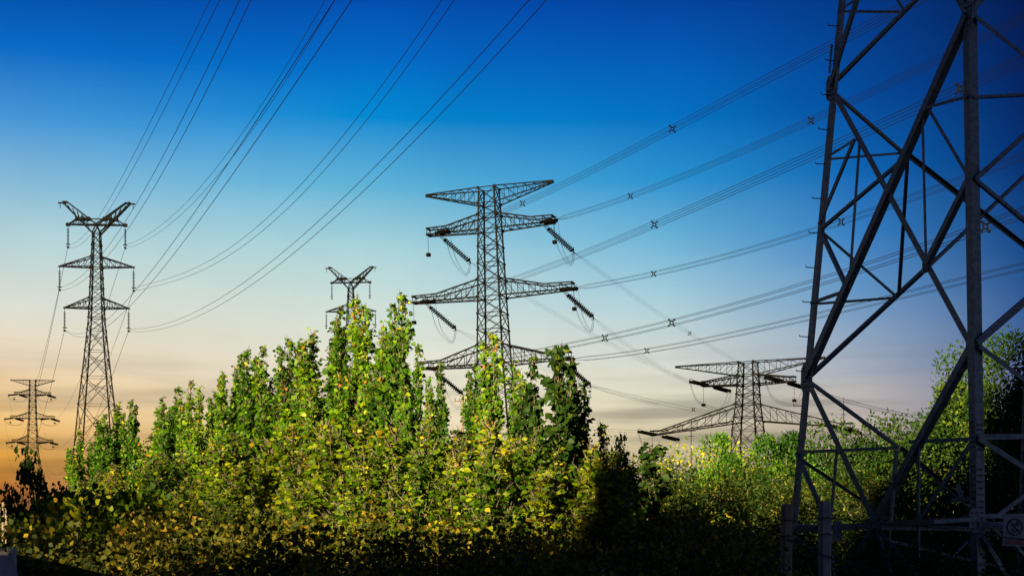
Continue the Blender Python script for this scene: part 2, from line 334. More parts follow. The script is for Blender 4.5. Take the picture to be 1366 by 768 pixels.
# --- twin suspension pylons on the left: a fork of two peaks over three pairs of arms
def fork_pylon(label, px, d, ytop, rz, hscale=1., group='fork-headed suspension pylons'):
    m = d / F; base = at(px, 0, d); H = EYE + (HY - ytop) * m
    P = Pylon('power_pylon', label, (base.x, d, 0), rz, group)
    k = 180 / F * hscale                                      # metres per photo pixel of the nearer pylon
    Z = lambda y: H - (y - 271) * k
    zs = [(0, 40), (Z(600), 29), (Z(540), 23.5), (Z(487), 17.5), (Z(430), 11.6), (Z(398), 10), (Z(343), 7.6), (Z(311), 6.1)]
    if Z(600) < 3: zs = [zs[0]] + zs[2:]
    P.body([(z, h * k * .86) for z, h in zs], [0] + [Z(y) for y in ([650, 600] if Z(650) > 2 else [600] if Z(600) > 3 else [])] + [Z(y) for y in (540, 503, 468, 440, 424, 411, 398, 384, 370, 357, 343, 327, 311)], .155, .066, 2.4)
    hwt = P.hw(Z(311))
    for s_ in (-1, 1):
        tip = Vector((s_ * 42.5 * k, 0, H)); b = MB()
        for y in (-1, 1):
            root_o = Vector((s_ * hwt, y * hwt, Z(311))); root_i = Vector((s_ * .3 * k, y * hwt * .8, Z(299)))
            b.bar(root_o, tip + Vector((0, y * .12, -.15)), .18); b.bar(root_i, tip + Vector((-s_ * .3, y * .12, .15)), .16)
            for t0, t1 in ((.15, .3), (.3, .45), (.45, .6), (.6, .75), (.75, .9)):
                b.bar(root_o.lerp(tip, t0), root_i.lerp(tip, t1), .07)
            b.bar(Vector((s_ * hwt, y * hwt, Z(311))), Vector((-s_ * hwt * .2, y * hwt, Z(299))), .14)
        for t in (.2, .4, .6, .8):
            b.bar(Vector((s_ * hwt, -hwt, Z(311))).lerp(tip, t), Vector((s_ * hwt, hwt, Z(311))).lerp(tip, t + .1), .09)
        b.bar(tip - Vector((s_ * .4, 0, 0)), tip + Vector((s_ * .75, 0, -.05)), .17); b.bar(tip + Vector((s_ * .5, 0, 0)), tip + Vector((s_ * .5, 0, -.7)), .07)
        b.box(tip, (.34, .4, .4))
        b.make('peak', P.mat, P.root)
        b = MB(); tipa = Vector((s_ * 37.5 * k, 0, Z(300)))       # top arm: flat triangle hung under the fork
        for y in (-1, 1):
            b.bar(Vector((0, y * .35, Z(300))), tipa + Vector((0, y * .1, 0)), .16); b.bar(Vector((s_ * 11 * k, y * .4, Z(292))), Vector((s_ * 25 * k, y * .3, Z(292))), .12)
            b.bar(Vector((s_ * 25 * k, y * .3, Z(292))), tipa, .13)
            for x0, x1 in ((11, 18), (18, 25), (25, 31)): b.bar(Vector((s_ * x0 * k, y * .35, Z(292))), Vector((s_ * x1 * k, y * .3, Z(300))), .08)
        b.bar(Vector((s_ * 11 * k, 0, Z(292))), Vector((0, 0, Z(292))), .12)
        for x in (25, 18, 11): b.box((s_ * x * k, 0, Z(292)), (.45, .9, .4))
        b.box(tipa, (.5, .35, .4)); b.make('crossarm', P.mat, P.root)
        P.arm(s_, Z(356.5), Z(343), 49 * k, Z(356), .12, .12, 5); P.arm(s_, Z(411), Z(398), 42.5 * k, Z(411), .12, .12, 5)
        for j, (x, ya, yb) in enumerate(((37.5, 301, 329), (48.5, 357, 386), (42, 412, 440))):
            a = Vector((s_ * x * k, 0, Z(ya))); q = Vector((s_ * x * k, 0, Z(yb)))
            P.tips[(s_, j)] = P.string(a, q, .16, 12)
            b = MB(); b.box(q - Vector((0, 0, .12)), (.16, .8, .16)); b.box(q + Vector((0, 0, .25)), (.5, .12, .12)); b.make('clamp', M['wire'], P.root)
    P.footings(1.2); return P
T1 = fork_pylon('forked lattice pylon at left, nearest of the two Y-headed ones, hung with six straight insulators', 129, 180, 271, R(4))
T2 = fork_pylon('smaller forked lattice pylon half hidden behind the poplar tops left of the heavy central pylon', 468, 262, 357, R(-6), 180 / 180)

# --- heavy strain pylons: a flat top arm over three pairs of arms
def strain_pylon(label, px, d, rz, scale, ytop, cfg, dirs, group='heavy strain pylons', lean=0.):
    m = d / F; base = at(px, 0, d); H = EYE + (HY - ytop) * m
    P = Pylon('power_pylon', label, (base.x, d, 0), rz, group); k = scale; P.root.rotation_euler.y = R(lean)
    Z = lambda y: H - (y - cfg['top']) * k
    P.body([(z, h * k) for z, h in cfg['prof'](Z)], cfg['levels'](Z), .24 * cfg['thick'], .098 * cfg['thick'], cfg.get('xx', 5))
    th = cfg['thick']; P.ends = {}
    for s_ in (-1, 1):
        y0, y1, ln = cfg['top_arm']
        P.arm(s_, Z(y1), Z(y0), ln * k, Z(y0) - .15, .25, .16 * th, 6, name='top_arm', zu_tip=.2)
        for j, (yl, yu, ln) in enumerate(cfg['arms']):
            zt = Z(cfg.get('tip_row', {}).get(j, yl)) + .2; P.arm(s_, Z(yl), Z(yu), ln * k, zt, .8, .2 * th, 6, zu_tip=.95, kink=cfg.get('kink', .62))
            tip = Vector((s_ * (ln - 4) * k, 0, zt)); e = []
            for n_, (dx, dy, dz) in enumerate(dirs):
                dl = P.local_dir((dx, dy, dz)); L_ = cfg['str']
                yo = .8 if dl.y > 0 else -.8
                p = tip + Vector((-s_ * 1.2, yo, -.1)); q = p + dl.normalized() * L_
                P.ends[(s_, j, n_)] = P.string(p, q, .30 * th, 14, .42 * th); e.append(q)
            if len(e) == 2:
                P.jumper(e[0], e[1], cfg['drop'], .25, .018 * th)
                q = tip + Vector((s_ * .6, 0, 0)); e2 = q - Vector((0, 0, cfg['drop'] * .95)); b = MB(); b.discs(q, e2, .07 * th, 16, 6); b.box(e2, (.6 * th, .6 * th, .5 * th)); b.make('hanger', M['glass_disc'], P.root)
    P.footings(1.6); return P
cfgC = dict(top=250, thick=1.0, xx=5, top_arm=(250, 271, 89), arms=[(306, 286, 88), (396, 373, 112), (486, 461, 105)], str=6.3, drop=3.2,
    prof=lambda Z: [(0, 38), (Z(560), 24.5), (Z(486), 19), (Z(396), 16), (Z(306), 13.6), (Z(250), 11.6)],
    levels=lambda Z: [0, Z(650), Z(600), Z(560)] + [Z(y) for y in (530, 506, 486, 461, 440, 418, 396, 373, 351, 328.5, 306, 286, 271, 250)])
dirT5 = (.74, .30, -.60); dirB = (.31, -.95, -.13)
C = strain_pylon('heavy central lattice pylon rising behind the poplars with slanting dark insulator strings', 667, 220, R(-18), 220 / F, 250, cfgC, [dirT5, dirB], lean=-1.9)
cfgF = dict(cfgC); cfgF['thick'] = 1.2; cfgF['arms'] = [(306, 286, 66), (396, 373, 80), (486, 461, 74)]; cfgF['top_arm'] = (250, 271, 80); cfgF['drop'] = 2.2; cfgF['str'] = 5.0
cfgF['prof'] = lambda Z: [(0, 60), (Z(610), 33), (Z(530), 21), (Z(396), 14.5), (Z(306), 12.5), (Z(250), 11.6)]
cfgF['levels'] = lambda Z: [0, Z(730), Z(660), Z(610), Z(566)] + [Z(y) for y in (530, 506, 486, 461, 440, 418, 396, 373, 351, 328.5, 306, 286, 271, 250)]
T4 = strain_pylon('small far strain pylon against the orange sky at the left edge, above the overhanging bush', 43.5, 640, R(10), .118, 507, cfgF, [(-.6, -.75, -.15), (.5, .85, -.15)])
T6 = strain_pylon('farthest strain pylon, only its arm tips reaching in past the left edge', -41, 660, R(10), .118, 525, cfgF, [(-.6, -.75, -.15), (.5, .85, -.15)])
cfg5 = dict(top=483, thick=1.15, xx=4, top_arm=(483, 501, 104), arms=[(513, 500, 64), (562, 539, 140)], tip_row={1: 577}, kink=.88, str=5.6, drop=4.2,
    prof=lambda Z: [(0, 24), (Z(574), 17), (Z(539), 13.5), (Z(483), 10.5)],
    levels=lambda Z: [0, Z(650), Z(610), Z(574), Z(556), Z(539), Z(526), Z(513), Z(500), Z(483)])
T5 = strain_pylon('broad low strain pylon at right beyond the green scrub, with a long flat top arm', 998, 300, R(-30), 300 / F, 483, cfg5, [(-.8, -.5, .12), (.72, .6, -.12)])

# ------------------------------------------------------------------ conductors
def traced(pts, S0, k, extra):
    """3-D run of a conductor: it starts at S0 and drifts k metres sideways per metre towards the viewer; sag fitted to the photograph"""
    s_, z_, w_ = [], [], []
    for x, y in pts:
        u = (x - CX) / F; s = (u * S0.y - S0.x) / (k + u); s_.append(s); z_.append(EYE + (HY - y) / F * (S0.y - s)); w_.append(F / (S0.y - s))
    s_, z_, w_ = map(np.array, (s_, z_, w_))
    A = np.c_[s_, s_ ** 2, s_ ** 3]; c, *_r = np.linalg.lstsq(A * w_[:, None], (z_ - S0.z) * w_, rcond=None)
    g = lambda s: S0.z + c[0] * s + c[1] * s * s + c[2] * s ** 3
    e = s_.max(); sl = c[0] + 2 * c[1] * e + 3 * c[2] * e * e; sl = max(sl, 0.0)
    run = []
    for i in range(61):
        s = (e + extra) * i / 60; z = g(s) if s <= e else g(e) + sl * (s - e)
        run.append(Vector((S0.x + k * s, S0.y - s, z)))
    return run
def sagged(a, b, sag, n=30):
    return [a.lerp(b, i / n) - Vector((0, 0, 4 * sag * (i / n) * (1 - i / n))) for i in range(n + 1)]
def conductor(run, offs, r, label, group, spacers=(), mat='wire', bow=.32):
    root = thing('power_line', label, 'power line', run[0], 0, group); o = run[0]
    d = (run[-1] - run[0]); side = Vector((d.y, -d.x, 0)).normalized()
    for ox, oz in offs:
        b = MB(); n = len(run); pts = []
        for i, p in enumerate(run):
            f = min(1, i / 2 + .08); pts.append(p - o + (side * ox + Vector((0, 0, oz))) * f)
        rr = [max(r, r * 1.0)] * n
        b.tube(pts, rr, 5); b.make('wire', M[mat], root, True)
    for t in spacers:
        x = t * (len(run) - 1); i = min(int(x), len(run) - 2); p = run[i].lerp(run[i + 1], x - i) - o; b = MB()
        for ox, oz in offs:                              # four clamp arms round a small square frame
            q = p + (side * ox + Vector((0, 0, oz))) * 1.4; m_ = p + (side * ox + Vector((0, 0, oz))) * .55
            b.bar(m_, q, .07); b.box(p + (side * ox + Vector((0, 0, oz))) * 1.15, (.15, .15, .15))
        if len(offs) == 4:
            cs = [p + (side * x_ + Vector((0, 0, z_))) * .62 for x_, z_ in (offs[0], offs[1], offs[3], offs[2])]
            for a, c in zip(cs, cs[1:] + cs[:1]): b.bar(a, c, .1)
        b.make('spacer', M[mat], root)
    return root
def t_at(run, px):
    """where along the run the picture column px falls"""
    q = [CX + F * p.x / p.y if p.y > 5 else 1e9 for p in run]
    for i in range(len(q) - 1):
        if min(q[i], q[i + 1]) <= px <= max(q[i], q[i + 1]): return (i + (px - q[i]) / (q[i + 1] - q[i])) / (len(run) - 1)
    return .5
TW = [(.15, .17), (-.15, -.17)]
GL = 'twin conductors climbing from the left pylon over the viewer'
for key, pts, lab, extra in (
    ((-1, 0), [(134, 289), (155, 260), (190, 195), (215, 140), (240, 95), (287, 0)], 'twin wire from the left pylon top left arm, leftmost where wires leave the top edge', 45),
    ((-1, 1), [(122, 359), (159, 317), (185, 275), (240, 175), (280, 100), (327, 0)], 'twin wire from the left pylon middle left arm, second from left at the top edge', 40),
    ((1, 0), [(220, 300), (260, 265), (310, 200), (372, 115), (440, 0)], 'twin wire from the left pylon top right arm, crossing another pair halfway up the sky', 40),
    ((-1, 2), [(143, 427), (172, 403), (200, 372), (235, 335), (280, 265), (320, 200), (390, 100), (460, 0)], 'twin wire from the left pylon lowest left arm, crossed by another pair halfway up', 35),
    ((1, 1), [(200, 380), (300, 340), (375, 280), (450, 200), (500, 135), (598, 0)], 'twin wire from the left pylon middle right arm, second from right at the top edge', 35),
    ((1, 2), [(210, 436), (320, 384), (475, 265), (595, 125), (683, 32), (725, 0)], 'twin wire from the left pylon lowest right arm, longest curve ending rightmost at the top', 35)):
    S0 = T1.tips[key]; conductor(traced(pts, S0, .38, extra), TW, .016, lab, GL)
GF = 'faint conductors from the left pylon to the far pylon'
arms4 = ['top', 'middle', 'lowest']
for (s_, j), p in T1.tips.items():
    e = T4.ends[(s_, j, 0)]
    conductor(sagged(p, e, 16), [(0, 0)], .026, f'faint wire sinking from the left pylon {arms4[j]} {"left" if s_ < 0 else "right"} arm to the small far pylon', GF)
G2 = 'quad conductors from the central pylon to the upper right'
Q4 = [(-.24, .24), (.24, .24), (-.24, -.24), (.24, -.24)]
for key, pts, lab, sp in (
    ((-1, 0), [(668, 283), (697, 270), (897, 176), (1020, 105), (1145, 39), (1230, 0)], 'topmost quad bundle rising right from behind the central pylon, spacer beside its top arm', (697, 897)),
    ((1, 0), [(841, 262), (1020, 187), (1082, 163), (1145, 131), (1239, 86), (1366, 23)], 'second highest quad bundle, from the central pylon top right insulators to the upper right edge', (841, 1082)),
    ((-1, 1), [(681, 371), (810, 324), (873, 304), (1020, 240), (1145, 175), (1230, 138), (1366, 84)], 'third highest quad bundle, passing behind the central pylon body above its middle arms', (873, 1281)),
    ((1, 1), [(872, 367), (1020, 325), (1122, 296), (1262, 250), (1366, 207)], 'quad bundle leaving the central pylon middle right arm tip, fourth from the top', (872, 1122)),
    ((-1, 2), [(714, 468), (807, 452), (896, 430), (1020, 397), (1145, 360), (1247, 325), (1366, 284)], 'quad bundle rising right from behind the central pylon lowest arms, with two close spacers', (807, 896, 1315)),
    ((1, 2), [(863, 466), (1020, 439), (1114, 416), (1209, 390), (1366, 356)], 'lowest quad bundle of the six running right from the central pylon', (863, 1114))):
    S0 = C.ends[key + (1,)]; run = traced(pts, S0, .31, 45)
    conductor(run, Q4, .022, lab, G2, [t_at(run, p) for p in sp])
G3 = 'quad conductors from the central pylon to the broad right pylon'
for key, end, sag, lab, sp in (
    ((1, 0), T5.ends[(1, 0, 0)], 1.0, 'quad bundle sinking from the central pylon top right insulators to the broad right pylon', (920,)),
    ((1, 1), T5.ends[(-1, 0, 0)], 1.0, 'quad bundle sinking from the central pylon middle right insulators to the broad pylon', ()),
    ((1, 2), T5.ends[(1, 1, 0)], 1.2, 'lowest quad bundle sinking from the central pylon right side behind the bushy poplar', (925,)),
    ((-1, 0), at(925, 512, 292), 1.0, 'quad bundle from the central pylon top left insulators crossing behind its body downward', ()),
    ((-1, 1), at(880, 540, 286), 1.2, 'quad bundle from the central pylon middle left insulators sinking behind its body', ()),
    ((-1, 2), T5.ends[(-1, 1, 0)], 1.5, 'quad bundle from the central pylon lowest left insulators to the broad pylon lowest left arm', ())):
    run = sagged(C.ends[key + (0,)], end, sag); conductor(run, Q4, .011, lab, G3, [t_at(run, p) for p in sp])
G5 = 'faint bundles leaving the broad right pylon'
for a, b_, lab, px in ((T5.ends[(1, 0, 1)], at(1330, 560, 420), 'faint wire pair right of the broad pylon, upper of two seen through the steel legs', 1209),
                       (T5.ends[(1, 1, 1)], at(1330, 572, 420), 'faint wire pair right of the broad pylon, lower of two seen through the steel legs', 1103)):
    run = sagged(a, b_, 2.5); conductor(run, [(-.3, .3), (.3, -.3), (-.3, -.3), (.3, .3)], .03, lab, G5, [t_at(run, px)])

# ------------------------------------------------------------------ the steel tower close by on the right
BX = at(1293, 20, 20.7); BY = at(1300, 458, 20.3); BZ = at(1303, 693, 20.0)
def leg_fn(p, q):                                    # straight leg through two traced points, asked by picture row
    d_ = q - p
    def g(y):
        # (HY-y)/F = (z-EYE)/Y along the line
        s = (HY - y) / F; t = ((p.z - EYE) - s * p.y) / (s * d_.y - d_.z); return p + d_ * t
    return g
A_ = leg_fn(at(1108, 118, 24.0), at(1054, 705, 24.7)); B_ = leg_fn(at(1292.5, 20, 20.75), at(1303, 693, 20.0))
def mirror_leg(shift0, shift1, src):
    return lambda y: src(y) + Vector(shift1) .lerp(Vector(shift0), 0)
C0, C1 = B_(693) + Vector((4.6, 1.55, 0)), B_(20) + Vector((4.0, .95, 0))
D0, D1 = A_(705) + Vector((4.6, 1.5, 0)), A_(118) + Vector((4.0, 1.2, 0))
def leg_z(p, q): return lambda z: p.lerp(q, (z - p.z) / (q.z - p.z))
Cz, Dz, Az, Bz = leg_z(C0, C1), leg_z(D0, D1), leg_z(A_(705), A_(118)), leg_z(B_(693), B_(20))
NT = thing('power_pylon', 'huge near steel pylon of angle iron filling the right edge, lower part only', 'pylon', (8.3, 22.8, 0), 0, 'near pylon')
ofs = Vector((-8.3, -22.8, 0))
def nleg(g, dx, dy, w, bolts=()):
    top, bot = g(15.0), g(.2); b = MB(); t = (top - bot).normalized()
    u = (Vector(dx) - t * t.dot(Vector(dx))).normalized(); v = (Vector(dy) - t * t.dot(Vector(dy))).normalized()
    b.angle(bot + ofs, top + ofs, w, u, v, .018)
    for z in bolts:                                   # bolt heads of the splice plates
        for e in (.3, .7):
            c = g(z) + ofs + v * w * e - u * .004; b.box(c, (.026, .026, .026)); c2 = g(z + .05) + ofs + u * w * e - v * .004; b.box(c2, (.026, .026, .026))
    b.make('leg', M['steel'], NT)
    b = MB(); c = g(.2) + ofs; b.box((c.x, c.y, .1), (.9, .9, .7)); b.make('footing', M['concrete'], NT)
ab = (A_(400) - B_(430)); ab.z = 0; ab.normalize(); bc = Vector((-ab.y, ab.x, 0)) * -1
bc = Vector((ab.y, -ab.x, 0)); bc = bc if bc.x > 0 else -bc
splice = [1.9 + .09 * i for i in range(9)] + [2.9 + .07 * i for i in range(6)]
nleg(Bz, -(-ab), bc, .145, splice); nleg(Az, -ab, bc, .13, [2.4 + .1 * i for i in range(7)]); nleg(Cz, ab, -bc, .15); nleg(Dz, -ab, -bc, .15)
def ray_plane(x, y, p, n):
    d = Vector(((x - CX) / F, 1, (HY - y) / F)); o = Vector((0, 0, EYE)); return o + d * ((p - o).dot(n) / d.dot(n))
nAB = (A_(118) - B_(20)).cross(A_(705) - B_(20)).normalized(); nAD = (A_(118) - D1).cross(A_(705) - D1).normalized(); nBC = (B_(20) - C1).cross(B_(693) - C1).normalized()
FACE = {'AB': (A_(118), nAB if nAB.x < 0 else -nAB), 'AD': (A_(118), nAD if nAD.y > 0 else -nAD), 'BC': (B_(20), nBC if nBC.y < 0 else -nBC)}
rn = random.Random(3)
def member(face, p0, p1, w, flip=False, push=0.):
    """one angle-iron member lying in a face of the tower; end points are where it meets legs or other members"""
    p, n = FACE[face]; a, c = ray_plane(*p0, p, n), ray_plane(*p1, p, n)
    nmember(a, c, n, w, flip, push)
def nmember(a, c, n, w, flip=False, push=0.):
    t = (c - a).normalized(); u = t.cross(n).normalized(); u = -u if flip else u
    off = n * (.012 + push + rn.uniform(.002, .012)) - u * w * .5
    b = MB(); b.angle(a + ofs + off, c + ofs + off, w, u, -n, max(.009, w * .1)); b.make('brace', M['steel'], NT)
AB = [ # main X, the K below it, and redundants, as traced
 ((1290, 20), (1075, 503), .135), ((1109, 116), (1296, 460), .115), ((1108, 118), (1146, -4), .12), ((1290, 18), (1268, -24), .12), ((1146, -4), (1270, -330), .12), ((1268, -24), (1150, -200), .12),
 ((1296, 462), (1166, 698), .13), ((1077, 505), (1169, 698), .125), ((1066, 603), (1202, 597), .06), ((1213, 589), (1298, 585), .062),
 ((1064, 604), (1100, 684), .07), ((1298, 588), (1222, 700), .085), ((1240, 144), (1293, 130), .055), ((1240, 146), (1293, 236), .06), ((1294, 238), (1237, 352), .10),
 ((1231, 152), (1236, 352), .05), ((1095, 300), (1142, 187), .085), ((1096, 305), (1201, 216), .06), ((1096, 308), (1128, 377), .07), ((1082, 404), (1122, 390), .055),
 ((1105, 211), (1142, 188), .05), ((1147, 190), (1133, 385), .055), ((1121, 16), (1203, 17), .05), ((1196, -3), (1208, 16), .05), ((1120, 17), (1143, 1), .05),
 ((1056, 706), (1168, 700), .11), ((1168, 700), (1303, 692), .11), ((1226, 590), (1226, 860), .06), ((1198, 600), (1190, 700), .055), ((1117, 602), (1108, 704), .06),
 ((1052, 708), (1078, 800), .075), ((1168, 702), (1212, 830), .075), ((1168, 702), (1060, 860), .08), ((1168, 702), (1302, 850), .08), ((1108, 706), (1118, 800), .05)]
AD = [((1108, 118), (1206, 203), .085), ((1206, 203), (1410, 362), .085), ((1080, 502), (1237, 357), .085), ((1237, 357), (1420, 185), .085), ((1111, 113), (1224, -2), .085), ((1224, -2), (1400, -170), .085),
 ((1106, 212), (1203, 204), .045), ((1211, 205), (1199, 392), .055), ((1096, 307), (1195, 393), .055), ((1090, 405), (1196, 397), .05), ((1076, 505), (1201, 597), .085), ((1201, 597), (1292, 673), .085), ((1292, 673), (1360, 735), .085),
 ((1064, 610), (1190, 694), .06), ((1190, 695), (1186, 800), .05), ((1056, 702), (1380, 706), .09), ((1175, 718), (1340, 757), .06), ((1225, 790), (1291, 722), .06), ((1205, 800), (1262, 745), .05), ((1262, 745), (1280, 800), .05), ((1056, 708), (1150, 800), .06)]
BC = [((1300, 25), (1420, 120), .07), ((1293, 18), (1330, -24), .10), ((1330, -24), (1520, -330), .1), ((1298, 130), (1500, 120), .05), ((1300, 240), (1420, 132), .075), ((1302, 240), (1420, 338), .06), ((1302, 458), (1470, 312), .11), ((1470, 312), (1560, 20), .1),
 ((1304, 462), (1430, 556), .075), ((1303, 583), (1580, 577), .09), ((1303, 585), (1440, 672), .085), ((1304, 688), (1580, 688), .075), ((1304, 699), (1580, 697), .075), ((1330, 688), (1430, 612), .07),
 ((1310, 716), (1390, 850), .075), ((1345, 716), (1420, 800), .05), ((1244, 696), (1304, 692), .06)]
for l_, f_ in ((AB, 'AB'), (AD, 'AD'), (BC, 'BC')):
    for i, (p, q, w) in enumerate(l_): member(f_, p, q, w * .88, i % 2 == 1, .0 if i % 2 else .03)
for z0, z1, sw in ((2.0, 4.5, 0), (4.5, 9.4, 1), (9.4, 13.8, 0)):      # the hidden far face
    nCD = bc; nmember(Cz(z0), Dz(z1), nCD, .09); nmember(Dz(z0), Cz(z1), nCD, .09, True, .03)
for (x, y, f_, w, h) in ((1077, 503, 'AB', .34, .5), (1298, 458, 'AB', .26, .42), (1168, 700, 'AB', .36, .26), (1109, 117, 'AB', .26, .42), (1292, 22, 'AB', .2, .42), (1303, 694, 'BC', .26, .34), (1237, 355, 'AB', .2, .2)):
    p, n = FACE[f_]; c = ray_plane(x, y, p, n); t = Vector((0, 0, 1)); u = t.cross(n).normalized(); t = n.cross(u).normalized(); b = MB()
    b.prism(c + ofs + n * .008, c + ofs + n * .02, [(-w * .5, -h * .3), (-w * .3, -h * .5), (w * .3, -h * .5), (w * .5, -h * .3), (w * .5, h * .3), (w * .3, h * .5), (-w * .3, h * .5), (-w * .5, h * .3)], u, t)
    for gx in (-.3, 0, .3):
        for gz in (-.32, -.12, .12, .32): b.box(c + ofs + n * .024 + u * (gx * w) + t * (gz * h), (.024, .024, .024))
    b.make('gusset_plate', M['steel'], NT)
for i in range(14):                                   # climbing steps up the left leg
    y = 35 + i * 46; p = A_(y) + ofs; b = MB(); b.tube([p, p + Vector((-.14, -.03, .0)), p + Vector((-.15, -.03, .03))], .009, 6); b.make('climbing_step', M['steel'], NT)
b = MB(); p0 = A_(60) + ofs; p1 = A_(98) + ofs; b.discs(p0 + Vector((-.05, -.02, 0)), p1 + Vector((-.05, -.02, 0)), .035, 14, 6); b.make('splice_bolts', M['steel'], NT)
b = MB(); c = at(1117, 708, 23.0) + ofs; b.box(c, (.15, .012, .33)); b.make('number_plate', M['board'], NT)
b = MB(); a = at(1270, 667, 20.6) + ofs; c = at(1303, 663, 20.1) + ofs; b.bar(a, c, .06); b.bar(at(1283, 666, 20.5) + ofs, at(1278, 646, 20.6) + ofs, .05); b.make('bracket', M['steel'], NT)

# warning sign bolted to the ring beam
sg = thing('warning_sign', 'white no-climbing sign with a black crossed ring on the near steel pylon', 'sign', at(1354, 708, 19.75)); sg.rotation_euler = (0, R(2), R(8))
k = 19.75 / F
b = MB(); b.box((0, 0, 0), (34 * k, .012, 40 * k)); b.make('board', M['board'], sg)
b = MB(); b.box((0, -.009, -14.5 * k), (29 * k, .005, 7 * k)); b.make('caption_strip', M['sign_red'], sg)
b = MB(); n = 32; rc = Vector((-1 * k, -.009, 5.5 * k)); ro, ri = 11.5 * k, 9.9 * k
vs = []
for i in range(n):
    a = i * 2 * math.pi / n
    for r_, y in ((ro, -.003), (ri, -.003), (ro, .003), (ri, .003)): vs.append(rc + Vector((r_ * math.cos(a), y, r_ * math.sin(a))))
fs = []
for i in range(n):
    j = (i + 1) % n; q = lambda a_, c_: a_ * 4 + c_
    fs += [(q(i, 0), q(j, 0), q(j, 1), q(i, 1)), (q(i, 2), q(i, 3), q(j, 3), q(j, 2)), (q(i, 0), q(i, 2), q(j, 2), q(j, 0)), (q(i, 1), q(j, 1), q(j, 3), q(i, 3))]
b.add(vs, fs); b.make('prohibition_ring', M['sign_black'], sg)
b = MB(); d_ = Vector((-.70, 0, .70)) * 10.6 * k; b.bar(rc - d_ + Vector((0, -.005, 0)), rc + d_ + Vector((0, -.005, 0)), .004, 1.5 * k); b.make('slash', M['sign_black'], sg)
b = MB()                                              # the climbing figure: hand strokes over a short ladder
for x0, z0, x1, z1, w in ((2, 4, 6, 9, 2.2), (3, 2, 7, 5, 1.6), (-1, 3, 3, 4, 2.2), (4, 9, 8, 7, 1.2), (-4, -1, -4, -7, 1), (-1, -1, -1, -8, 1), (2, -1, 2, -7, 1)):
    b.bar(rc + Vector((x0 * k, 0, z0 * k)), rc + Vector((x1 * k, 0, z1 * k)), .004, w * k)
b.make('climbing_symbol', M['sign_black'], sg)

# ------------------------------------------------------------------ fence in front of the tower
def fence_post(label, px, ytop, d, w, mat, lean):
    p = at(px, ytop, d); t = thing('fence_post', label, 'fence post', (p.x, d, 0), 0, 'concrete fence posts'); t.rotation_euler = (0, R(lean), R(12))
    b = MB(); h = p.z; s = w / 2; c = .012
    prof = [(-s + c, -s), (s - c, -s), (s, -s + c), (s, s - c), (s - c, s), (-s + c, s), (-s, s - c), (-s, -s + c)]
    b.prism(Vector((0, 0, -.3)), Vector((0, 0, h - .012)), prof, Vector((1, 0, 0)), Vector((0, 1, 0)))
    b.prism(Vector((0, 0, h - .012)), Vector((0, 0, h)), [(x * .86, y * .86) for x, y in prof], Vector((1, 0, 0)), Vector((0, 1, 0)))
    b.make('post', mat, t)
    for z in (h - .17, h - .33):
        b = MB(); b.tube([Vector((s * 1.25 * math.cos(a), s * 1.25 * math.sin(a), z + .006 * math.sin(3 * a))) for a in [i * 2 * math.pi / 12 for i in range(13)]], .006, 5); b.make('wire_tie', M['rust'], t)
    return t
fence_post('short reddish concrete fence post, leaning slightly, left of the near pylon', 1047, 672, 14.8, .10, M['brown_concrete'], .6)
fence_post('pale grey concrete fence post standing before the near pylon left leg', 1100, 668, 14.2, .105, M['concrete'], 0)
def strand(label, pts, d):
    o = at(*pts[0], d[0]); b = MB(); ps = []
    n = len(pts)
    for i, (x, y) in enumerate(pts): ps.append(at(x, y, lerp(d[0], d[1], i / (n - 1))) - o)
    b.tube(ps, .007, 5)
    for i in range(1, 40):                            # barbs
        t = i / 40 * (n - 1); q = ps[int(t)].lerp(ps[min(int(t) + 1, n - 1)], t % 1); b.bar(q - Vector((.012, 0, .02)), q + Vector((.012, 0, .02)), .005)
    w = b.make('fence_wire', M['rust'], None); w.location = o; tag(w, label, 'fence wire', 'fence wires')
strand('rusty upper fence wire slung past the two concrete posts towards the sign', [(640, 722), (760, 713), (900, 707), (1040, 700), (1063, 694), (1100, 690), (1170, 697), (1240, 702), (1300, 711), (1366, 719)], (24, 13.2))
strand('rusty lower fence wire sagging from the reddish post to the right', [(1040, 717), (1062, 722), (1100, 741), (1140, 752), (1200, 775)], (15.0, 13))

# ------------------------------------------------------------------ lower left: parapet, poles
b = MB(); e0 = Vector((-.95, 3.0, 1.61)); e1 = Vector((-21.1, 58.5, 1.61))
def par_pt(d): z = 1.52; return at(26, 768, 6) + Vector((-.3605, 1, 0)) * (d - 6)
b = MB(); q0, q1 = par_pt(3.2), par_pt(60); wv = Vector((-1, -.36, 0)).normalized()
b.prism(q0, q1, [(0, 0), (.45, 0), (.45, -.12), (.38, -.12), (.38, -1.6), (.07, -1.6), (.07, -.12), (0, -.12)], wv, Vector((0, 0, 1)))
w = b.make('parapet_wall', M['parapet']); tag(w, 'grey concrete parapet running away at the bottom left corner', 'wall')
def utility_pole(label, px, ytop, d, arm_y):
    p = at(px, ytop, d); t = thing('utility_pole', label, 'utility pole', (p.x, d, 0), R(14), 'utility poles')
    b = MB(); b.tube([Vector((0, 0, -.2)), Vector((0, 0, p.z))], [.16, .11], 8); b.make('pole', M['wood'], t)
    if arm_y:
        z = at(px, arm_y, d).z; b = MB(); b.bar((-.9, 0, z), (.9, 0, z), .12); b.make('arm', M['wood'], t)
        for x in (-.8, -.3, .8):
            b = MB(); b.discs((x, 0, z + .05), (x, 0, z + .32), .07, 3, 8); b.make('insulator', M['glass_disc'], t)
    return t
utility_pole('bare pole at the left edge beyond the parapet, taller of two', 4.5, 667, 120, None)
utility_pole('pole with a short crossarm near the left edge beyond the parapet', 8.6, 675, 122, 682)
utility_pole('thin pole with a crossarm glimpsed between poplar tops under the central pylon', 617, 527, 150, 535)
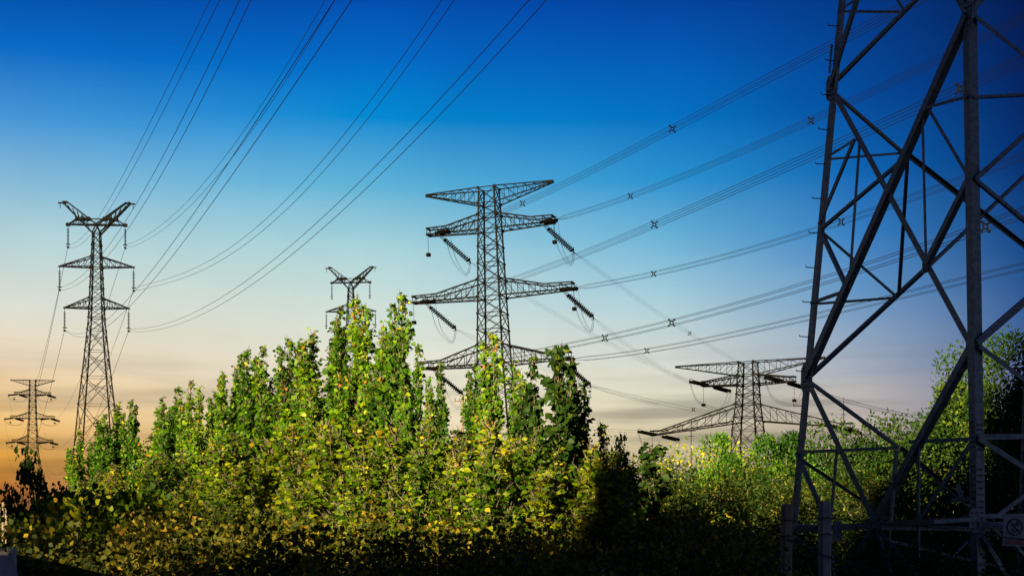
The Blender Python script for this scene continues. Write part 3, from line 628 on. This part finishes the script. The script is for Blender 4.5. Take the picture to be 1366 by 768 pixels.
b = MB(); p = at(16, 729, 12); b.tube([Vector((p.x, 12, 0)), p], [.045, .04], 8); mk = b.make('marker_post', M['concrete']); tag(mk, 'small pale marker post just right of the parapet', 'marker post')
for px, y, d, lab in ((1125.5, 529, 290, 'thin spiked mast with rings, seen just right of the near pylon left leg'), (922, 557, 280, 'thin spiked mast left of the broad low pylon above the bushes')):
    p = at(px, y, d); t = thing('lightning_mast', lab, 'mast', (p.x, d, 0), 0, 'thin masts'); b = MB(); b.tube([Vector((0, 0, 0)), Vector((0, 0, p.z - 3)), Vector((0, 0, p.z))], [.12, .08, .03], 6); b.make('mast', M['silhouette_steel'], t)
    b = MB(); b.bar((-.9, 0, p.z - 2.6), (.9, 0, p.z - 2.6), .1); b.bar((-.6, 0, p.z - 3.6), (.6, 0, p.z - 3.6), .1); b.make('crossbar', M['silhouette_steel'], t)

# ------------------------------------------------------------------ vegetation
POP = np.array([(0, 0, 0), (-.36, .18, .05), (-.46, .42, .06), (0, 1.0, -.08), (.46, .42, .06), (.36, .18, .05), (0, .45, -.05)]); POPF = [(0, 1, 6), (1, 2, 6), (2, 3, 6), (3, 4, 6), (4, 5, 6), (5, 0, 6)]
OVA = np.array([(0, 0, 0), (-.3, .45, .07), (0, 1, -.05), (.3, .45, .07)]); OVAF = [(0, 1, 2), (0, 2, 3)]
FIN = np.array([(0, 0, 0), (-.15, .4, .05), (0, 1, -.1), (.15, .4, .05)])
def leaves(name, pos, tip, size, tint, mat, shape=POP, faces=POPF, rng=None):
    """one mesh of separate leaves: base points, pointing directions, sizes and a tint per leaf"""
    n = len(pos); tip = tip / np.linalg.norm(tip, axis=1)[:, None]
    r = rng.normal(size=(n, 3)); u = np.cross(tip, r); u /= np.linalg.norm(u, axis=1)[:, None]; w = np.cross(u, tip)
    sh = shape; V = (pos[:, None, :] + size[:, None, None] * (u[:, None, :] * sh[None, :, 0:1] + tip[:, None, :] * sh[None, :, 1:2] + w[:, None, :] * sh[None, :, 2:3])).reshape(-1, 3)
    k = len(sh); FA = (np.arange(n)[:, None, None] * k + np.array(faces)[None]).reshape(-1, 3)
    me = bpy.data.meshes.new(name); me.vertices.add(len(V)); me.vertices.foreach_set('co', V.ravel())
    me.loops.add(FA.size); me.loops.foreach_set('vertex_index', FA.ravel().astype(np.int32)); me.polygons.add(len(FA)); me.polygons.foreach_set('loop_start', (np.arange(len(FA)) * 3).astype(np.int32))
    me.update(calc_edges=True); at_ = me.attributes.new('tint', 'FLOAT', 'POINT'); at_.data.foreach_set('value', np.repeat(tint, k).astype(np.float32))
    me.materials.append(mat); return me
def unit(v): return v / np.linalg.norm(v)
def poplar_proto(seed, H, leaders, spread, lsize, mat, dens=1., low=.04):
    """upright sapling: several near-vertical leaders clothed in short steep twigs"""
    rng = np.random.default_rng(seed); tb = MB(); P_, T_, Z_ = [], [], []; tn = []
    for L in range(leaders):
        ang = rng.uniform(0, 6.28); h0 = 0 if L == 0 else rng.uniform(.03, .3) * H; h1 = H if L == 0 else H * rng.uniform(.6, .97); rad = 0 if L == 0 else spread * rng.uniform(.5, 1.)
        wob = rng.normal(size=2) * .05; pts = []
        for i in range(11):
            t = i / 10; q = min(1, t * 2.2) ** .7
            pts.append(np.array([math.cos(ang) * rad * q + wob[0] * math.sin(t * 5) , math.sin(ang) * rad * q + wob[1] * math.sin(t * 4 + 1), h0 + (h1 - h0) * t]))
        r0 = .045 if L == 0 else .028
        tb.tube([Vector(p) for p in pts], [r0 * (1 - .88 * i / 10) for i in range(11)], 6)
        ln = h1 - h0; nt_ = int(ln * 30 * dens)
        for j in range(nt_):
            t = rng.uniform(low if L == 0 else .12, 1.) ; x = t * 10; i = min(int(x), 9); p = pts[i] + (pts[i + 1] - pts[i]) * (x - i)
            tl = (.34 * (1 - t) ** .5 + .10) * rng.uniform(.5, 1.25); a = rng.uniform(0, 6.28); el = rng.uniform(.6, 1.2)
            d = np.array([math.cos(a) * math.cos(el), math.sin(a) * math.cos(el), math.sin(el)])
            tb.tube([Vector(p), Vector(p + d * tl * .6), Vector(p + (d + np.array([0, 0, .3])) * tl * .95)], [.009, .006, .003], 3)
            nl = max(3, int(tl * 38)); kk = rng.uniform(.1, 1., nl)
            for q in kk:
                base = p + d * tl * q + rng.normal(size=3) * .03; ph = rng.uniform(0, 6.28)
                P_.append(base); T_.append(np.array([math.cos(ph) * .8 + d[0] * .5, math.sin(ph) * .8 + d[1] * .5, rng.uniform(-1.1, .25)])); Z_.append(lsize * rng.uniform(.6, 1.2) * (1 - .25 * (t > .9)))
                v = rng.beta(2.2, 3.2) * .85
                if (t > .9 or q > .94) and rng.random() < .07: v = rng.uniform(.85, 1.)
                tn.append(v)
    me = leaves('crown', np.array(P_), np.array(T_), np.array(Z_), np.array(tn), mat, rng=rng)
    tm = bpy.data.meshes.new('trunk'); tm.from_pydata(tb.v, [], tb.f); tm.materials.append(M['bark'])
    return tm, me, H
def bush_points(rng, rx, ry, h, clumps, per, cs, shell=False):
    """leaf positions gathered in clumps over a domed volume, with the shoots that carry them"""
    P_, T_, tn, heads = [], [], [], []
    for c in range(clumps):
        a = rng.uniform(0, 6.28); zc = rng.uniform(.08, 1) ** .8; rr = math.sqrt(max(0, 1 - (zc * .95) ** 2)) * rng.uniform(.55, 1.02)
        cen = np.array([math.cos(a) * rr * rx, math.sin(a) * rr * ry, zc * h * rng.uniform(.72, 1.1)]); heads.append(cen); sc = cs * rng.uniform(.6, 1.35)
        out = unit(cen - np.array([0, 0, h * .35])); ct = rng.uniform(-.15, .18)
        q = np.clip(rng.normal(size=(per, 3)), -1.5, 1.5) * sc * np.array([1, 1, .8]) + out * 0
        if shell: q = q / np.linalg.norm(q, axis=1)[:, None] * sc * rng.uniform(.55, 1.08, (per, 1)) * np.array([1.1, 1.1, .85])
        ct += rng.choice([-.14, -.04, .18]) ; P_.append(cen + q); T_.append(out * .6 + rng.normal(size=(per, 3)) * .75 + np.array([0, 0, -.15])); tn.append(np.clip(rng.beta(2, 3, per) * .9 + ct, 0, 1))
    return np.concatenate(P_), np.concatenate(T_), np.concatenate(tn), heads
def bush_proto(seed, rx, ry, h, clumps, per, cs, lsize, mat, shape=OVA, faces=OVAF, trunk=0., shell=False):
    rng = np.random.default_rng(seed); P_, T_, tn, heads = bush_points(rng, rx, ry, h, clumps, per, cs, shell)
    P_[:, 2] += trunk; keep = P_[:, 2] > .02; P_, T_, tn = P_[keep], T_[keep], tn[keep]
    me = leaves('crown', P_, T_, lsize * rng.uniform(.6, 1.25, len(P_)), tn, mat, shape, faces, rng)
    b = MB(); fork = Vector((0, 0, max(.15, trunk + .1 * h)))
    b.tube([Vector((0, 0, -.1)), fork * .5 + Vector((.03, .02, 0)), fork], [.05 + .03 * trunk, .045 + .02 * trunk, .04 + .012 * trunk], 7)
    for c in heads[::2]:
        e = Vector((c[0], c[1], c[2] + trunk)); m_ = fork.lerp(e, .5) + Vector((rng.normal() * .08, rng.normal() * .08, .12)); b.tube([fork, m_, e], [.028, .018, .006], 4)
    tm = bpy.data.meshes.new('trunk'); tm.from_pydata(b.v, [], b.f); tm.materials.append(M['bark'])
    return tm, me, h + trunk
def plant(proto, name, label, cat, x, y, H, wid, rz, group=None, z=0., names=('trunk', 'crown')):
    t = thing(name, label, cat, (x, y, z), rz, group); s = H / proto[2]; t.scale = (s * wid, s * wid, s); t.rotation_euler.x, t.rotation_euler.y = R(lean_rng.gauss(0, 2.)), R(lean_rng.gauss(0, 2.))
    for m_, n_ in zip(proto[:2], names):
        o = bpy.data.objects.new(n_, m_); COL.objects.link(o); o.parent = t
    return t
rv = random.Random(21); lean_rng = random.Random(8)
POPS = [poplar_proto(31 + i, 6.0, L, sp, .106, M['poplar'], dn) for i, (L, sp, dn) in enumerate(((3, .40, 1.2), (4, .55, 1.1), (5, .7, 1.05), (5, .8, 1.0), (2, .3, 1.4)))]
WIDE = poplar_proto(55, 4.6, 9, 1.35, .125, M['dark_leaf'], .85, .25)
GOLDS = [poplar_proto(61 + i, 3.2, L, sp, .078, M['gold'], 1.9) for i, (L, sp) in enumerate(((6, .6), (7, .75), (5, .5)))]
# the poplar row: picture column, top row, distance, how broad
row = [(118, 577, 50, 1.2, 1), (134, 560, 49, 1.1, 0), (146, 566, 50, 1.1, 1), (158, 540, 48, 1.2, 2), (171, 552, 48, 1., 0), (184, 534, 46, 1.0, 0), (196, 548, 46, 1., 1), (206, 545, 45, 1., 4), (217, 534, 44, 1., 4), (227, 540, 44, 1., 0), (236, 519, 43, 1.1, 1), (247, 528, 42, 1., 0), (256, 520, 42, 1., 4),
 (267, 511, 40, 1., 1), (279, 524, 40, 1., 0), (290, 496, 39, 1., 0), (304, 516, 38, 1., 1), (319, 491, 36, 1., 2), (327, 478, 35.5, .9, 4), (335, 462, 34.5, 1., 1), (347, 468, 34, 1., 0), (359, 486, 33, 1., 4), (374, 455, 32.5, 1., 0), (391, 500, 32, 1., 1), (408, 474, 31, 1., 1),
 (420, 462, 30.5, 1., 0), (432, 446, 29.5, 1., 2), (449, 424, 29, 1., 0), (461, 416, 29, 1., 1), (474, 414, 28.5, .9, 4), (487, 394, 28, 1., 0), (500, 438, 28, 1., 2), (515, 446, 27.5, 1., 1), (529, 440, 27, .9, 4), (541, 396, 26.5, 1.05, 0), (556, 462, 26, .9, 1), (573, 508, 26, .9, 4), (590, 520, 25.5, .9, 0), (607, 487, 25, .8, 4), (624, 512, 25, .9, 0), (641, 486, 25, .95, 0), (655, 492, 24.6, .9, 4), (667, 446, 24.5, 1.0, 0), (682, 486, 24.4, .9, 4), (697, 500, 24, 1., 2), (722, 482, 23, .75, 9), (766, 468, 22.5, 1.0, 9), (790, 511, 22, .95, 4)]
ordn = ['first', 'second', 'third', 'fourth', 'fifth', 'sixth', 'seventh', 'eighth', 'ninth', 'tenth', 'eleventh', 'twelfth', 'thirteenth', 'fourteenth', 'fifteenth', 'sixteenth', 'seventeenth', 'eighteenth', 'nineteenth', 'twentieth', 'twenty-first', 'twenty-second', 'twenty-third', 'twenty-fourth', 'twenty-fifth']
special = {30: 'tall dense poplar sapling before the small forked pylon, level with its head', 34: 'tallest narrow poplar spire, standing alone just left of the central pylon', 38: 'thin sparse poplar sapling before the central pylon lowest left arm', 42: 'poplar spire covering the central pylon body from its lowest arms down', 46: 'broad dark poplar top spreading under the central pylon right insulators', 40: 'poplar sapling filling the foot of the central pylon, left half', 47: 'rightmost poplar sapling of the row, dark against the pale sky', 22: 'slim poplar spire standing highest midway between the left pylon and the small forked pylon', 0: 'lowest poplar sapling at the left end of the row, touching the left pylon'}
for i, (px, y, d, wd, k) in enumerate(row):
    p = at(px, y, d); lab = special.get(i) or (f'slender green poplar sapling, {ordn[i]} spire from the left end of the row' if i < 24 else f'leafy poplar sapling, {ordn[47 - i]} spire from the right end of the row')
    plant(WIDE if k == 9 else POPS[k], 'poplar_tree', lab, 'poplar tree', p.x, d, p.z, wd * rv.uniform(.9, 1.15), rv.uniform(0, 6.28), 'poplar saplings in the row')
# lower yellowing saplings standing in front of the row
low = [(100, 640, 40), (128, 628, 38), (165, 620, 37), (205, 606, 36), (240, 600, 34.5), (278, 592, 33), (315, 580, 31), (352, 585, 29.5), (388, 572, 28), (424, 565, 27), (462, 570, 25.5), (500, 562, 24.5), (540, 572, 23.5), (580, 565, 23), (618, 575, 22.5), (655, 566, 22), (692, 580, 21.5), (730, 585, 22), (752, 600, 21.2), (776, 592, 20.8), (802, 606, 20.8)]
for i, (px, y, d) in enumerate(low):
    p = at(px, y + 4, d); lab = f'yellow-green leafy sapling in front of the poplars, {ordn[i] + " from the left" if i < 10 else ordn[len(low) - 1 - i] + " from the right"}'
    plant(GOLDS[i % 3], 'poplar_sapling', lab, 'sapling', p.x, d, p.z, 1.5, rv.uniform(0, 6.28), 'yellowing saplings in front of the row')
p = at(828, 572, 23.8); plant(GOLDS[2], 'poplar_sapling', 'single leafy shoot leaning out at the right end of the poplars', 'sapling', p.x - .1, 23.8, p.z, .8, 1.1, 'yellowing saplings in front of the row')
# broad-leaved bushes, scrub and trees on the right
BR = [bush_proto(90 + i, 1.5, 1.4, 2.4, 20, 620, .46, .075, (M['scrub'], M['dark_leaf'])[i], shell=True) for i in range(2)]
BY = bush_proto(93, 1.5, 1.4, 2.4, 20, 560, .46, .075, M['gold'], shell=True)
BL = [bush_proto(95 + i, 1.5, 1.4, 2.6, 40, 120, .3, .10, M['lush']) for i in range(2)]
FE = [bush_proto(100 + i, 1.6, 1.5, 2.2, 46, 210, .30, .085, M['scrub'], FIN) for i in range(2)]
GO = bush_proto(105, 1.3, 1.3, 1.6, 80, 70, .2, .08, M['gold'], FIN)
def bush(px, ytop, d, proto, wid, label, name='bush', cat='bush', group='bushes right of the poplars'):
    p = at(px, ytop, d); plant(proto, name, label, cat, p.x, d, p.z, wid, rv.uniform(0, 6.28), group)
bush(800, 640, 27, BR[0], 1.0, 'olive bush tucked under the right end of the poplars')
bush(850, 622, 36, BR[0], 1.05, 'dark green bush standing left of the yellow-topped thicket')
bush(892, 622, 40, BY, 1.0, 'rounded bush with sunlit top under the broad pylon left arm')
bush(935, 626, 42, BR[0], .95, 'dark bush directly below the broad low pylon, left of its body')
bush(985, 622, 42, BY, .95, 'dark bush at the foot of the broad low pylon')
bush(1035, 616, 44, BR[0], .9, 'dark bush right of the broad low pylon foot, left of the near leg')
bush(1090, 594, 46, BR[1], .9, 'bush seen just right of the near pylon left leg, on the skyline')
bush(1150, 606, 46, BR[0], .9, 'skyline bush in the middle of the near pylon opening')
bush(1205, 590, 46, BR[1], .9, 'skyline bush left of the rising trees seen through the near pylon')
bush(1245, 566, 46, BR[0], .75, 'taller bush climbing towards the big tree behind the near pylon')
LT = bush_proto(120, .8, .8, 1.2, 10, 260, .34, .10, M['lush'], trunk=2.4, shell=True); LT2 = bush_proto(121, 1.3, 1.1, 1.3, 16, 280, .42, .10, M['lush'], trunk=2.4, shell=True)
bush(957, 584, 38, LT, .7, 'bright green young tree in front of the broad low pylon left leg', 'young_tree', 'tree', 'young trees before the broad pylon')
bush(1036, 582, 39, LT2, .75, 'bright green young tree under the broad pylon right arm', 'young_tree', 'tree', 'young trees before the broad pylon')
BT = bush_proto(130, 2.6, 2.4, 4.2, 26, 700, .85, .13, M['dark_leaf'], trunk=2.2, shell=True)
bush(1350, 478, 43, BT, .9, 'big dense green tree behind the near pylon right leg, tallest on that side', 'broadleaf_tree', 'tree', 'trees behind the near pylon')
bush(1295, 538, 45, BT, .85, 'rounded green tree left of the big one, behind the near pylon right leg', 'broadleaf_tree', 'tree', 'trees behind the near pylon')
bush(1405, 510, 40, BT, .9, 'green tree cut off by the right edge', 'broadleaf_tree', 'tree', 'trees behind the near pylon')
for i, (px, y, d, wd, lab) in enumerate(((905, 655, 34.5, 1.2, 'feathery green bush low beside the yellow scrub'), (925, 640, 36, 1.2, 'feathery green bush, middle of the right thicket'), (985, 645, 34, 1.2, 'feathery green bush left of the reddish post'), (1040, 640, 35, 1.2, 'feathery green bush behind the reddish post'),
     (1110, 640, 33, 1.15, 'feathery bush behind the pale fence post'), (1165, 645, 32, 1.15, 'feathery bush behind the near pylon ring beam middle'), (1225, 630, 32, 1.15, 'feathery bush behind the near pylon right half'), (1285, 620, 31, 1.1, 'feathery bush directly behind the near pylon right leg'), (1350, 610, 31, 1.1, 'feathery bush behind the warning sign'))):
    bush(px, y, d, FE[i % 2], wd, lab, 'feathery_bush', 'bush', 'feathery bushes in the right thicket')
bush(880, 676, 30.5, GO, 1.3, 'golden yellow bush at the foot of the right thicket, beside the poplars', 'golden_bush', 'bush')
bush(815, 690, 25, GO, 1.1, 'golden yellow bush under the right end of the poplars', 'golden_bush', 'bush')
# left end
LL = bush_proto(140, 1.25, .8, 1.1, 15, 50, .16, .12, M['dark_leaf'], POP, POPF, trunk=1.5); LB = [bush_proto(141 + i, 1.2, 1.1, 1.9, 70, 55, .2, .10, M['gold'], POP, POPF) for i in range(2)]
G4 = 'bushes at the left end'
bush(44, 618, 24, LL, .5, 'overhanging leafy bush dark against the orange sky at far left', 'leafy_shrub', 'shrub', G4)
for px, y, d, k, lab in ((76, 672, 23, 0, 'yellow-green bush right of the overhanging shrub, lower left'), (112, 684, 21, 1, 'yellow-green bush below the left pylon foot'), (160, 672, 24, 0, 'yellow-green bush in front of the low end of the poplar row'), (45, 712, 19, 1, 'dark bush beside the parapet at the lower left')):
    bush(px, y, d, LB[k], .85, lab, 'leafy_shrub', 'shrub', G4)

# ------------------------------------------------------------------ undergrowth nobody could count, and the far tree line
def mass(name, spots, shape, faces, mat, lsize, per, cl, cs):
    rng = np.random.default_rng(hash(name) % 1000 if False else len(name) * 7); P_, T_, tn = [], [], []
    for x, y, h, r in spots:
        p, t, c, _ = bush_points(rng, r, r, h, cl, per, cs); p[:, 0] += x; p[:, 1] += y; P_.append(p); T_.append(t); tn.append(np.clip(c + rng.uniform(-.15, .15), 0, 1))
    P_, T_, tn = np.concatenate(P_), np.concatenate(T_), np.concatenate(tn)
    me = leaves(name, P_, T_, lsize * rng.uniform(.6, 1.3, len(P_)), tn, mat, shape, faces, rng); o = bpy.data.objects.new(name, me); COL.objects.link(o); o['kind'] = 'stuff'; return o
sp = []
for d, y0, st in ((14, 752, 60), (16.5, 738, 70), (19, 722, 62), (22, 705, 60)):
    for px in range(85, 1000, st):
        q = px + rv.uniform(-25, 25); p = at(q, y0 + rv.uniform(-16, 14), d + rv.uniform(-1, 1)); sp.append((p.x, p.y, max(.8, p.z), rv.uniform(.8, 1.2)))
mass('undergrowth', sp, POP, POPF, M['under'], .062, 120, 24, .24)
sp = []
for d, y0, st in ((20, 745, 70), (24, 722, 80), (28, 704, 90)):
    for px in range(760, 1480, st):
        q = px + rv.uniform(-25, 25); p = at(q, y0 + rv.uniform(-14, 14), d + rv.uniform(-1, 1)); sp.append((p.x, p.y, max(.8, p.z), rv.uniform(1.0, 1.5)))
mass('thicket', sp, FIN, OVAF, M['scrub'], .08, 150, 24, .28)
sp = [(x + rv.uniform(-6, 6), 330 + rv.uniform(-40, 40), rv.uniform(4, 9), rv.uniform(7, 12)) for x in range(-330, 330, 11)]
mass('far_tree_line', sp, OVA, OVAF, M['far_leaf'], 1.3, 26, 26, 1.6)

# leaf scatter added out of view on the bank's crest to dapple the sunlight
rng = np.random.default_rng(77); n = 34000
t_ = rng.uniform(-72, 13, n); hh = 30 + rng.normal(size=n) * 1.2
top = np.array([shade_bank_top(v) for v in t_]); clump = .5 + .5 * np.sin(t_ * 1.9 + 2 * np.sin(t_ * .7)) * np.sin(t_ * .83 + 1)
zz = top - .8 + rng.exponential(2.1, n) * (.5 + .9 * clump)
P_ = np.c_[SUN_H.x * hh - SUN_H.y * t_, SUN_H.y * hh + SUN_H.x * t_, zz]
me = leaves('shade_brush', P_, rng.normal(size=(n, 3)), rng.uniform(.14, .32, n), rng.uniform(0, 1, n), M['scrub'], OVA, OVAF, rng)
o = bpy.data.objects.new('shade_brush', me); COL.objects.link(o); o['kind'] = 'stuff'
